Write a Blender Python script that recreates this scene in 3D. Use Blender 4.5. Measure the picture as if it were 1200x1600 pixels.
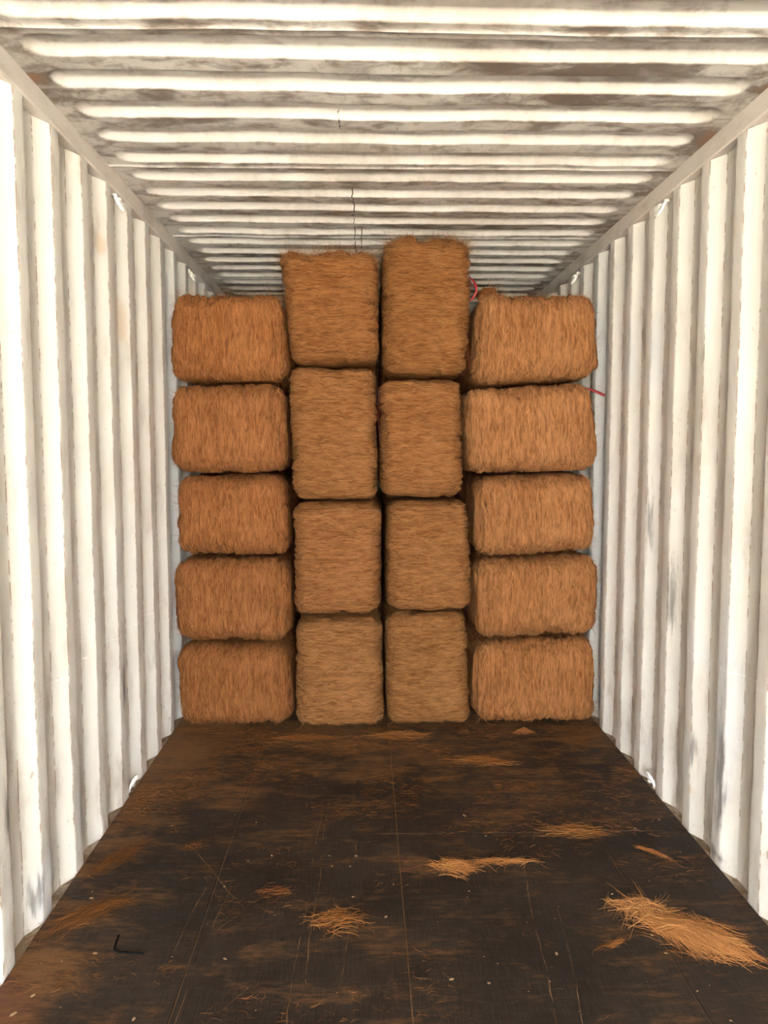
import bpy, math, random
import numpy as np
from mathutils import Vector

for _o in list(bpy.data.objects):
    bpy.data.objects.remove(_o, do_unlink=True)
SC = bpy.context.scene
COL = SC.collection
rng = np.random.default_rng(7)

# ------------------------------------------------------------------ camera, sky, sun, exposure
# x = across the container, y = depth away from the door, z = up; floor at z = 0, metres
cam_data = bpy.data.cameras.new('camera')
cam_data.sensor_fit = 'HORIZONTAL'
cam_data.sensor_width = 36.0
cam_data.lens = 36.0 * 1202.0 / 1200.0
cam_data.clip_start = 0.05
cam_data.clip_end = 300.0
cam = bpy.data.objects.new('camera', cam_data)
cam.location = (-0.1273, 0.0, 1.5345)
cam.rotation_euler = (math.pi / 2 - 0.0822, 0.0, -0.0254)
COL.objects.link(cam)
SC.camera = cam

world = bpy.data.worlds.new('sky')
world.use_nodes = True
SC.world = world
_bg = world.node_tree.nodes['Background']
_bg.inputs['Color'].default_value = (0.95, 0.97, 1.0, 1)
_bg.inputs['Strength'].default_value = 1.0

sun_data = bpy.data.lights.new('sun', 'SUN')
sun_data.energy = 10.0
sun_data.angle = math.radians(1.0)
sun_data.color = (1.0, 0.95, 0.87)
sun = bpy.data.objects.new('sun', sun_data)
sun.rotation_euler = (math.radians(38), 0, math.radians(80))     # from the right of the container, clear of its open end
COL.objects.link(sun)

SC.view_settings.view_transform = 'Standard'
SC.view_settings.look = 'None'
SC.view_settings.gamma = 1.0
SC.view_settings.use_curve_mapping = False
SC.view_settings.exposure = 5.6
try:
    SC.cycles.max_bounces = 8
    SC.cycles.diffuse_bounces = 5
    SC.cycles.glossy_bounces = 2
    SC.cycles.adaptive_threshold = 0.06
except Exception:
    pass

DOOR_Y, END_Y = -3.3, 8.0
ROOF_Z = 2.688
IN_X, DEPTH = 1.176, 0.036
PITCH = 0.278

# ------------------------------------------------------------------ helpers
def lin(r, g, b):
    def f(c):
        c /= 255.0
        return c / 12.92 if c <= 0.04045 else ((c + 0.055) / 1.055) ** 2.4
    return (f(r), f(g), f(b), 1.0)

def tag(o, label=None, cat=None, group=None, kind=None):
    if label: o['label'] = label
    if cat: o['category'] = cat
    if group: o['group'] = group
    if kind: o['kind'] = kind
    return o

def link(o, parent=None):
    COL.objects.link(o)
    if parent is not None:
        o.parent = parent
    return o

def empty(name, loc=(0, 0, 0), rz=0.0):
    o = bpy.data.objects.new(name, None)
    o.location = loc
    o.rotation_euler = (0, 0, rz)
    o.empty_display_size = 0.1
    return link(o)

def mesh_np(name, verts, faces, mat=None, smooth=True, attrs=None):
    """verts Nx3 array, faces MxK array (K = 3 or 4)"""
    verts = np.asarray(verts, dtype=np.float32)
    faces = np.asarray(faces, dtype=np.int32)
    me = bpy.data.meshes.new(name)
    k = faces.shape[1]
    me.vertices.add(len(verts))
    me.vertices.foreach_set('co', verts.ravel())
    me.loops.add(faces.size)
    me.loops.foreach_set('vertex_index', faces.ravel())
    me.polygons.add(len(faces))
    me.polygons.foreach_set('loop_start', np.arange(0, faces.size, k, dtype=np.int32))
    if smooth:
        me.polygons.foreach_set('use_smooth', np.ones(len(faces), dtype=bool))
    me.update(calc_edges=True)
    for an, av in (attrs or {}).items():
        a = me.attributes.new(an, 'FLOAT', 'POINT')
        a.data.foreach_set('value', np.asarray(av, dtype=np.float32))
    if mat: me.materials.append(mat)
    return me

def mobj(name, me, parent=None, loc=None):
    o = bpy.data.objects.new(name, me)
    if loc is not None: o.location = loc
    return link(o, parent)

class MB:
    """collects boxes and tubes into one mesh"""
    def __init__(self): self.v = []; self.f = []
    def box(self, x0, x1, y0, y1, z0, z1, c=0.0):
        # bevelled box
        n = len(self.v)
        if c <= 0:
            for z in (z0, z1):
                for x, y in ((x0, y0), (x1, y0), (x1, y1), (x0, y1)): self.v.append((x, y, z))
            self.f += [tuple(n + i for i in q) for q in ((3, 2, 1, 0), (4, 5, 6, 7), (0, 1, 5, 4), (1, 2, 6, 5), (2, 3, 7, 6), (3, 0, 4, 7))]
            return
        rings = ((z0, c), (z0 + c, 0), (z1 - c, 0), (z1, c))
        for z, k in rings:
            a0, a1, b0, b1 = x0 + k, x1 - k, y0 + k, y1 - k
            e = c if k == 0 else c * 0.4
            for x, y in ((a0 + e, b0), (a1 - e, b0), (a1, b0 + e), (a1, b1 - e), (a1 - e, b1), (a0 + e, b1), (a0, b1 - e), (a0, b0 + e)):
                self.v.append((x, y, z))
        for r in range(3):
            for i in range(8):
                j = (i + 1) % 8
                self.f.append((n + r * 8 + i, n + r * 8 + j, n + r * 8 + 8 + j, n + r * 8 + 8 + i))
        self.f.append(tuple(n + 7 - i for i in range(8)))
        self.f.append(tuple(n + 24 + i for i in range(8)))
    def tube(self, pts, r, seg=8, closed=False):
        pts = [Vector(p) for p in pts]
        n = len(self.v); m = len(pts)
        up = None
        for i, p in enumerate(pts):
            a = pts[(i - 1) % m] if (closed or i > 0) else p
            b = pts[(i + 1) % m] if (closed or i < m - 1) else p
            t = (b - a).normalized()
            if up is None:
                up = t.orthogonal().normalized()
            up = (up - t * up.dot(t)).normalized()
            s = t.cross(up)
            rr = r[i] if hasattr(r, '__len__') else r
            for k in range(seg):
                w = 2 * math.pi * k / seg
                self.v.append(tuple(p + (up * math.cos(w) + s * math.sin(w)) * rr))
        last = m if closed else m - 1
        for i in range(last):
            i2 = (i + 1) % m
            for k in range(seg):
                k2 = (k + 1) % seg
                self.f.append((n + i * seg + k, n + i * seg + k2, n + i2 * seg + k2, n + i2 * seg + k))
        if not closed:
            self.f.append(tuple(n + seg - 1 - k for k in range(seg)))
            self.f.append(tuple(n + (m - 1) * seg + k for k in range(seg)))
    def build(self, name, mat, parent=None, smooth=False):
        me = bpy.data.meshes.new(name)
        me.from_pydata(self.v, [], self.f)
        if smooth:
            for p in me.polygons: p.use_smooth = True
        me.materials.append(mat)
        me.update()
        return mobj(name, me, parent)

# value noise on arrays
_PERM = rng.permutation(4096).astype(np.int64)
_VALS = rng.uniform(-1, 1, 4096)
def vnoise(x, y, z):
    xi = np.floor(x).astype(np.int64); yi = np.floor(y).astype(np.int64); zi = np.floor(z).astype(np.int64)
    fx = x - xi; fy = y - yi; fz = z - zi
    fx = fx * fx * fx * (fx * (fx * 6 - 15) + 10); fy = fy * fy * fy * (fy * (fy * 6 - 15) + 10); fz = fz * fz * fz * (fz * (fz * 6 - 15) + 10)
    def h(a, b, c):
        return _VALS[_PERM[(_PERM[(_PERM[a & 4095] + b) & 4095] + c) & 4095]]
    def L(a, b, t): return a + (b - a) * t
    return L(L(L(h(xi, yi, zi), h(xi + 1, yi, zi), fx), L(h(xi, yi + 1, zi), h(xi + 1, yi + 1, zi), fx), fy),
             L(L(h(xi, yi, zi + 1), h(xi + 1, yi, zi + 1), fx), L(h(xi, yi + 1, zi + 1), h(xi + 1, yi + 1, zi + 1), fx), fy), fz)

# ------------------------------------------------------------------ node helpers
class S:
    """a float or colour socket with arithmetic"""
    def __init__(self, nt, sock): self.nt = nt; self.s = sock
    def _m(self, op, *args, clamp=False):
        n = self.nt.nodes.new('ShaderNodeMath'); n.operation = op; n.use_clamp = clamp
        for i, a in enumerate(args):
            if isinstance(a, S): self.nt.links.new(a.s, n.inputs[i])
            else: n.inputs[i].default_value = a
        return S(self.nt, n.outputs[0])
    def __add__(s, o): return s._m('ADD', s, o)
    __radd__ = __add__
    def __sub__(s, o): return s._m('SUBTRACT', s, o)
    def __rsub__(s, o): return s._m('SUBTRACT', o, s)
    def __mul__(s, o): return s._m('MULTIPLY', s, o)
    __rmul__ = __mul__
    def __truediv__(s, o): return s._m('DIVIDE', s, o)
    def abs(s): return s._m('ABSOLUTE', s)
    def max(s, o): return s._m('MAXIMUM', s, o)
    def min(s, o): return s._m('MINIMUM', s, o)
    def gt(s, o): return s._m('GREATER_THAN', s, o)
    def lt(s, o): return s._m('LESS_THAN', s, o)
    def clamp(s): return s._m('ADD', s, 0.0, clamp=True)
    def ramp(s, a, b):
        n = s.nt.nodes.new('ShaderNodeMapRange'); n.interpolation_type = 'SMOOTHSTEP'
        s.nt.links.new(s.s, n.inputs[0]); n.inputs[1].default_value = a; n.inputs[2].default_value = b
        return S(s.nt, n.outputs[0])

class Mat:
    def __init__(self, name, rough=0.6, spec=0.3):
        self.m = bpy.data.materials.new(name); self.m.use_nodes = True
        self.nt = self.m.node_tree
        self.b = self.nt.nodes['Principled BSDF']
        self.b.inputs['Roughness'].default_value = rough
        self.b.inputs['Specular IOR Level'].default_value = spec
        self._xyz = None
    def coords(self, kind='Object'):
        if self._xyz is None:
            if kind == 'World':
                g = self.nt.nodes.new('ShaderNodeNewGeometry'); self.vec = g.outputs['Position']
            else:
                t = self.nt.nodes.new('ShaderNodeTexCoord'); self.vec = t.outputs[kind]
            x = self.nt.nodes.new('ShaderNodeSeparateXYZ'); self.nt.links.new(self.vec, x.inputs[0])
            self._xyz = tuple(S(self.nt, x.outputs[i]) for i in range(3))
        return self._xyz
    def noise(self, scale, stretch=(1, 1, 1), detail=4, rough=0.55, dist=0.0, off=(0, 0, 0)):
        self.coords()
        mp = self.nt.nodes.new('ShaderNodeMapping'); self.nt.links.new(self.vec, mp.inputs[0])
        mp.inputs['Scale'].default_value = stretch; mp.inputs['Location'].default_value = off
        n = self.nt.nodes.new('ShaderNodeTexNoise'); self.nt.links.new(mp.outputs[0], n.inputs['Vector'])
        n.inputs['Scale'].default_value = scale; n.inputs['Detail'].default_value = detail
        n.inputs['Roughness'].default_value = rough; n.inputs['Distortion'].default_value = dist
        return S(self.nt, n.outputs['Fac'])
    def attr(self, name):
        a = self.nt.nodes.new('ShaderNodeAttribute'); a.attribute_name = name
        return S(self.nt, a.outputs['Fac'])
    def mix(self, a, b, fac, mode='MIX'):
        n = self.nt.nodes.new('ShaderNodeMix'); n.data_type = 'RGBA'; n.blend_type = mode
        if isinstance(fac, S): self.nt.links.new(fac.s, n.inputs[0])
        else: n.inputs[0].default_value = fac
        for i, c in ((6, a), (7, b)):
            if isinstance(c, S): self.nt.links.new(c.s, n.inputs[i])
            else: n.inputs[i].default_value = c
        return S(self.nt, n.outputs[2])
    def objcolor(self):
        n = self.nt.nodes.new('ShaderNodeObjectInfo'); return S(self.nt, n.outputs['Color'])
    def color(self, c):
        if isinstance(c, S): self.nt.links.new(c.s, self.b.inputs['Base Color'])
        else: self.b.inputs['Base Color'].default_value = c
    def rough(self, r):
        if isinstance(r, S): self.nt.links.new(r.s, self.b.inputs['Roughness'])
        else: self.b.inputs['Roughness'].default_value = r
    def bump(self, h, strength=0.5, dist=0.01):
        n = self.nt.nodes.new('ShaderNodeBump'); n.inputs['Strength'].default_value = strength; n.inputs['Distance'].default_value = dist
        self.nt.links.new(h.s, n.inputs['Height']); self.nt.links.new(n.outputs[0], self.b.inputs['Normal'])

def spot_field(a, b, spots):
    """0..1 field that fades out from each (a0, b0, ra, rb) blotch; the material breaks its outline up with noise"""
    out = np.zeros_like(a)
    for a0, b0, ra, rb in spots:
        out = np.maximum(out, np.exp(-0.9 * (((a - a0) / ra) ** 2 + ((b - b0) / rb) ** 2)))
    return out

PAINT = (0.60, 0.583, 0.535, 1)
def wall_material():
    M = Mat('cream wall paint, scuffed', 0.42, 0.35)
    x, y, z = M.coords('World')
    n1 = M.noise(1.3, (1, 1, 0.5), 3, 0.6)
    n2 = M.noise(9, (1, 1, 0.35), 4, 0.65)
    n3 = M.noise(45, (1, 1, 0.6), 3, 0.6, off=(3, 1, 7))
    c = M.mix(PAINT, (0.51, 0.48, 0.425, 1), (n1 * 0.6 + n2 * 0.4).ramp(0.46, 0.66))
    low = M.attr('low')                                  # grime is heavier low down where cargo rubs
    c = M.mix(c, (0.36, 0.32, 0.275, 1), ((n2 + low * 0.10).ramp(0.58, 0.74)) * 0.6)
    c = M.mix(c, (0.27, 0.2, 0.14, 1), n3.ramp(0.665, 0.74) * (0.45 + low * 0.4))
    n5 = M.noise(55, (1, 1, 0.12), 3, 0.6)               # upright streaks
    w = M.attr('wear')                                   # chipped paint along the folds
    c = M.mix(c, (0.23, 0.13, 0.07, 1), (w * (n3 * 0.6 + n2 * 0.4).ramp(0.43, 0.57)).ramp(0.2, 0.8) * 0.85)
    c = M.mix(c, (0.52, 0.55, 0.58, 1), (M.attr('grey') + (n2 - 0.5) * 0.9).ramp(0.30, 0.9) * 0.5)
    c = M.mix(c, (0.50, 0.38, 0.26, 1), (M.attr('tan') + (n2 - 0.5) * 0.9).ramp(0.40, 0.85) * 0.6)
    c = M.mix(c, (0.10, 0.09, 0.085, 1), (M.attr('dark') + (n5 - 0.5) * 1.5 + (n2 - 0.5) * 0.6).ramp(0.45, 1.05) * 0.75)
    sc = M.attr('scrape')                                # a scrape running along the wall
    c = M.mix(c, (0.82, 0.82, 0.82, 1), (sc + (n3 - 0.5) * 0.8).ramp(0.75, 0.95) * 0.45)
    M.color(c)
    M.rough(0.36 + n2 * 0.3)
    M.bump(n1 * 0.6 + n2 * 0.12, 0.12, 0.015)
    return M.m
M_WALL = wall_material()
STAINS = {
 -1: dict(dark=[(3.64, 0.27, 0.05, 0.17), (3.90, 0.26, 0.05, 0.16), (2.79, 0.15, 0.05, 0.15), (2.40, 0.10, 0.05, 0.10), (2.23, 0.48, 0.05, 0.16), (3.31, 0.5, 0.04, 0.15)],
          grey=[(2.79, 0.16, 0.09, 0.2), (2.45, 0.08, 0.10, 0.14), (3.65, 0.3, 0.08, 0.2), (4.3, 1.5, 0.2, 1.2)],
          tan=[(3.48, 2.10, 0.05, 0.13), (3.23, 2.36, 0.03, 0.05), (2.3, 1.9, 0.05, 0.7)], scrape=0.72),
 1: dict(dark=[(2.71, 0.037, 0.07, 0.03), (3.71, 0.28, 0.03, 0.10), (2.70, 0.30, 0.04, 0.32), (2.95, 0.34, 0.03, 0.10), (3.22, 0.9, 0.03, 0.3), (3.5, 1.2, 0.03, 0.25)],
         grey=[(3.50, 1.95, 0.055, 0.22), (3.80, 1.97, 0.06, 0.25), (2.96, 0.75, 0.09, 0.1), (2.7, 0.6, 0.1, 0.5), (4.3, 1.5, 0.25, 1.2)],
         tan=[(2.962, 0.171, 0.04, 0.02), (3.9, 1.1, 0.04, 0.2)], scrape=0.735)}

def roof_material():
    M = Mat('cream roof paint, sooty', 0.45, 0.3)
    x, y, z = M.coords('World')
    n1 = M.noise(1.5, (1, 1, 1), 3, 0.62, off=(2, 3, 0))
    n2 = M.noise(7, (1.0, 1.8, 1), 4, 0.66, 0.6)
    n3 = M.noise(30, (1.0, 0.45, 1), 3, 0.6, 0.4)            # brush-like streaks along the container
    n4 = M.noise(2.4, (0.8, 1.4, 1), 4, 0.6, off=(11, 5, 0))
    c = M.mix((0.55, 0.53, 0.49, 1), (0.41, 0.375, 0.33, 1), (n1 * 0.75 + n3 * 0.25).ramp(0.42, 0.66))
    land = M.attr('land'); crown = M.attr('crown')       # soot settled on the lands, thinner up in the ribs
    k = ((n4 * 0.55 + n2 * 0.45) + land * 0.03 + 0.025).ramp(0.49, 0.66)
    c = M.mix(c, (0.105, 0.075, 0.054, 1), k * (land * 0.9 + crown * 0.55))
    c = M.mix(c, (0.20, 0.155, 0.115, 1), (n3 * 0.6 + n2 * 0.4).ramp(0.50, 0.66) * (0.04 + land * 0.5 + crown * 0.25))
    # wandering rust cracks along the middle
    wig = M.noise(9, (0, 1, 0), 5, 0.7) - 0.5
    for x0, ya, yb, s in ((-0.212, 2.70, 2.93, 1.0), (-0.178, 3.55, 4.75, 2.0), (-0.142, 4.2, 4.8, 3.0)):
        d = (x - x0 - wig * 0.05).abs()
        on = y.gt(ya) * y.lt(yb)
        c = M.mix(c, (0.045, 0.02, 0.012, 1), (1.0 - d.ramp(0.001, 0.0045)) * on * n2.ramp(0.38, 0.5))
    # rust at the rib ends by the rails
    ex = x.abs().ramp(1.10, 1.165)
    c = M.mix(c, (0.26, 0.12, 0.05, 1), ex * (n4 + n2 * 0.4).ramp(0.80, 0.92) * 0.7)
    M.color(c)
    M.rough(0.4 + n2 * 0.3)
    M.bump(n1 * 0.5 + n2 * 0.1, 0.10, 0.02)
    return M.m
M_ROOF = roof_material()

def rail_material():
    M = Mat('cream rail paint', 0.5, 0.3)
    x, y, z = M.coords('World')
    n1 = M.noise(2.2, (1, 1, 1), 4); n2 = M.noise(14, (1, 0.3, 1), 5, 0.65)
    c = M.mix((0.58, 0.54, 0.485, 1), (0.43, 0.385, 0.33, 1), (n1 * 0.5 + n2 * 0.5).ramp(0.45, 0.65))
    c = M.mix(c, (0.25, 0.12, 0.06, 1), n2.ramp(0.66, 0.74) * 0.7)
    M.color(c); M.bump(n2, 0.15, 0.01)
    return M.m
M_RAIL = rail_material()

def sill_material():
    M = Mat('dusty bottom rail', 0.8, 0.15)
    M.coords('World')
    n1 = M.noise(5, (1, 1, 1), 5); n2 = M.noise(60, (1, 0.5, 1), 4)
    c = M.mix((0.20, 0.145, 0.095, 1), (0.42, 0.36, 0.29, 1), (n1 * 0.6 + n2 * 0.4).ramp(0.42, 0.64))
    M.color(c); M.bump(n2, 0.3, 0.004)
    return M.m
M_SILL = sill_material()

def floor_material():
    M = Mat('dark phenolic plywood', 0.62, 0.22)
    x, y, z = M.coords('World')
    n1 = M.noise(1.7, (1, 1, 1), 3, 0.6)
    n2 = M.noise(6, (0.55, 1.5, 1), 4, 0.68, 0.5)        # dust drifts lie across the container
    n3 = M.noise(30, (0.5, 1.7, 1), 3, 0.7)
    n4 = M.noise(120, (1, 1, 1), 3, 0.6)
    mesh = M.noise(190, (1, 0.06, 1), 2)                 # wire-mesh grain
    c = M.mix((0.0105, 0.0072, 0.0055, 1), (0.029, 0.0195, 0.014, 1), (n1 * 0.4 + mesh * 0.35 + n3 * 0.25).ramp(0.40, 0.62))
    # coir dust: everywhere thin, thick in front of the bales and along the left wall
    near = y.ramp(2.6, 4.2); left = 1.0 - (x + n1 * 0.3).ramp(-1.0, -0.62)
    cover = n2 * 0.65 + n3 * 0.35 + near * 0.13 + left * 0.13 + (n1 - 0.5) * 0.25
    c = M.mix(c, (0.085, 0.041, 0.016, 1), cover.ramp(0.50, 0.66) * 0.9)
    c = M.mix(c, (0.16, 0.08, 0.030, 1), (cover + (n4 - 0.5) * 0.16).ramp(0.60, 0.76) * 0.8)
    # pale specks
    c = M.mix(c, (0.33, 0.23, 0.14, 1), M.noise(60, (1, 1, 1), 3, off=(4, 4, 0)).ramp(0.72, 0.80) * 0.6)
    # worn reddish corner by the left wall near the door
    c = M.mix(c, (0.13, 0.045, 0.02, 1), (1.0 - (x + n2 * 0.15).ramp(-1.08, -0.9)) * (1.0 - y.ramp(1.95, 2.25)) * 0.7)
    M.color(c)
    M.rough(0.5 + n2 * 0.35)
    M.bump(mesh * 0.4 + n3 * 0.4 + n4 * 0.2, 0.35, 0.004)
    return M.m
M_FLOOR = floor_material()

def simple(name, col, rough=0.6, spec=0.3, metal=0.0, var=0.15, scale=20):
    M = Mat(name, rough, spec)
    M.coords('Object')
    n = M.noise(scale, (1, 1, 1), 4)
    c2 = tuple(max(0, v * (1 - 2 * var)) for v in col[:3]) + (1,)
    M.color(M.mix(col, c2, n.ramp(0.4, 0.65)))
    M.b.inputs['Metallic'].default_value = metal
    return M.m
M_GAP = simple('dust packed in floor joints', (0.15, 0.085, 0.04, 1), 0.95, 0.1)
M_SCRATCH = simple('dust in scratches', (0.15, 0.088, 0.044, 1), 0.95, 0.1, 0, 0.3, 12)
M_RING = simple('worn white ring paint', (0.72, 0.70, 0.66, 1), 0.35, 0.5, 0.0, 0.12, 60)
M_STRAP = simple('red plastic strapping', (0.24, 0.006, 0.008, 1), 0.4, 0.4)
M_WIRE = simple('black bent wire', (0.008, 0.008, 0.008, 1), 0.95, 0.05)
M_CHIP = simple('pale wood crumbs', (0.36, 0.25, 0.15, 1), 0.9, 0.1)
M_CONC = simple('concrete yard', (0.42, 0.39, 0.34, 1), 0.9, 0.2, 0, 0.1, 1.5)

def bale_material(name, across):
    st_fine = (1, 0.35, 0.10) if across == 'x' else (0.10, 0.35, 1)
    st_mid = (1, 0.4, 0.22) if across == 'x' else (0.22, 0.4, 1)
    M = Mat(name, 0.95, 0.05)
    M.coords('Object')
    f1 = M.noise(150, st_fine, 3, 0.6, 0.3)
    f2 = M.noise(48, st_mid, 4, 0.6, 0.5, off=(5, 1, 2))
    f3 = M.noise(5, (1, 1, 1), 4, 0.6)
    f4 = M.noise(22, (1, 1, 1), 3, 0.6, off=(1, 8, 3))
    c = M.mix((0.100, 0.039, 0.013, 1), (0.215, 0.097, 0.038, 1), (f1 * 0.6 + f2 * 0.4).ramp(0.34, 0.66))
    c = M.mix(c, (0.25, 0.124, 0.055, 1), f3.ramp(0.5, 0.72) * 0.35)
    c = M.mix(c, (0.055, 0.022, 0.009, 1), f4.ramp(0.68, 0.78) * 0.55)
    c = M.mix(c, M.objcolor(), 1.0, 'MULTIPLY')
    M.color(c)
    M.bump(f1 * 0.5 + f2 * 0.5, 0.8, 0.012)
    return M.m
M_BALE_V = bale_material('coir fibre, upright lay', 'x')
M_BALE_H = bale_material('coir fibre, level lay', 'z')

def strand_material(name, light=1.0):
    M = Mat(name, 0.8, 0.15)
    t = M.attr('tone')
    c = M.mix((0.115 * light, 0.044 * light, 0.014 * light, 1), (0.36 * light, 0.185 * light, 0.076 * light, 1), t)
    c = M.mix(c, M.objcolor(), 1.0, 'MULTIPLY')
    M.color(c)
    return M.m
M_STRAND = strand_material('coir strands')
M_TUFT = strand_material('straw-pale coir strands', 1.1)

# ------------------------------------------------------------------ setting: floor, walls, roof, rails
def ribbons(P, width, roll_dir):
    """P: N x K x 3 centre lines -> ribbon mesh (verts, quads)"""
    N, K, _ = P.shape
    T = np.gradient(P, axis=1)
    T /= np.linalg.norm(T, axis=2, keepdims=True) + 1e-9
    side = np.cross(T, roll_dir[:, None, :])
    side /= np.linalg.norm(side, axis=2, keepdims=True) + 1e-9
    taper = np.sin(np.linspace(0.25, math.pi - 0.25, K)) ** 0.5
    w = width[:, None, None] * 0.5 * taper[None, :, None]
    V = np.stack([P - side * w, P + side * w], 2).reshape(-1, 3)
    idx = np.arange(N * K * 2).reshape(N, K, 2)
    F = np.stack([idx[:, :-1, 0], idx[:, :-1, 1], idx[:, 1:, 1], idx[:, 1:, 0]], -1).reshape(-1, 4)
    return V, F

def unit(v): return v / (np.linalg.norm(v, axis=-1, keepdims=True) + 1e-9)

GAP = 0.004
f = MB(); f.box(-1.172, 1.172, DOOR_Y, END_Y, -0.06, -0.006)
floor = f.build('floor', M_GAP); tag(floor, kind='structure')
xs = [-1.172, -0.656, 0.0, 0.80, 1.172]
ys = [DOOR_Y, 0.557, 2.957, 5.357, END_Y]
for j in range(4):
    for i in range(4):
        b = MB()
        b.box(xs[i] + (GAP / 2 if i else 0), xs[i + 1] - (GAP / 2 if i < 3 else 0), ys[j] + GAP * 0.35, ys[j + 1] - GAP * 0.35, -0.0059, 0.0, 0.0012)
        b.build('floor_board', M_FLOOR, floor)

def scratches():
    # drag marks with pale dust caught in them, broken here and there
    g = np.random.default_rng(12); P = []; W = []
    for x0, y0, x1, y1, w in ((-0.69, 2.6, -0.735, 1.8, .004), (-0.60, 2.6, -0.655, 1.8, .003), (-0.283, 3.6, -0.30, 2.1, .0045), (-0.31, 3.2, -0.345, 1.7, .0035),
                              (-0.18, 2.35, -0.235, 1.75, .003), (0.46, 2.75, 0.36, 1.7, .0045), (0.52, 2.45, 0.44, 1.8, .003), (-0.18, 3.5, -0.16, 2.6, .0035),
                              (-0.46, 2.1, -0.62, 1.85, .003), (-0.80, 2.87, -0.53, 2.47, .005), (-0.53, 2.47, -0.62, 2.33, .004), (-0.53, 2.47, -0.47, 2.5, .004)):
        L = math.hypot(x1 - x0, y1 - y0); t = 0.0; ph = g.uniform(0, 9)
        while t < L:
            s = g.uniform(0.06, 0.22); e = min(t + s, L)
            if g.random() < 0.85:
                k = np.linspace(t, e, 6) / L
                wob = 0.005 * np.sin(k * L * 9 + ph) + 0.0015 * g.normal(0, 1, 6)
                P.append(np.stack([x0 + (x1 - x0) * k + wob, y0 + (y1 - y0) * k, np.full(6, 0.0005)], 1)); W.append(w * g.uniform(0.45, 1.0))
            t = e + g.uniform(0.0, 0.03)
    P = np.array(P); V, F = ribbons(P, np.array(W), np.repeat([[0, 0, 1.0]], len(P), 0))
    o = mobj('scratch_marks', mesh_np('scratch_marks', V, F, M_SCRATCH, smooth=False), floor); tag(o, 'pale dusty drag scratches', kind='stuff')
scratches()

def wall_profile(phase, y0, y1):
    """(y, inset, wear): inset 0 at the outer flats, DEPTH at the inner flats"""
    pts = []
    k0 = math.floor((y0 - phase) / PITCH) - 1
    y = phase + k0 * PITCH
    c = 0.005
    while y < y1 + PITCH:
        corners = ((y, 0.0), (y + 0.068, DEPTH), (y + 0.138, DEPTH), (y + 0.206, 0.0))
        s = c * DEPTH / 0.068
        pts += [(y - 0.05, 0.0, 0), (y - 0.025, 0.0, 0), (y - c, 0.0, 0), (y, s * 0.25, 1), (y + c, s, 0), (y + 0.034, DEPTH * 0.5, 0)]
        pts += [(y + 0.068 - c, DEPTH - s, 0), (y + 0.068, DEPTH - s * 0.25, 1), (y + 0.068 + c, DEPTH, 0), (y + 0.09, DEPTH, 0), (y + 0.115, DEPTH, 0)]
        pts += [(y + 0.138 - c, DEPTH, 0), (y + 0.138, DEPTH - s * 0.25, 1), (y + 0.138 + c, DEPTH - s, 0), (y + 0.172, DEPTH * 0.5, 0)]
        pts += [(y + 0.206 - c, s, 0), (y + 0.206, s * 0.25, 1), (y + 0.206 + c, 0.0, 0)]
        y += PITCH
    return [p for p in pts if y0 - 1e-6 <= p[0] <= y1 + 1e-6]

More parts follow.
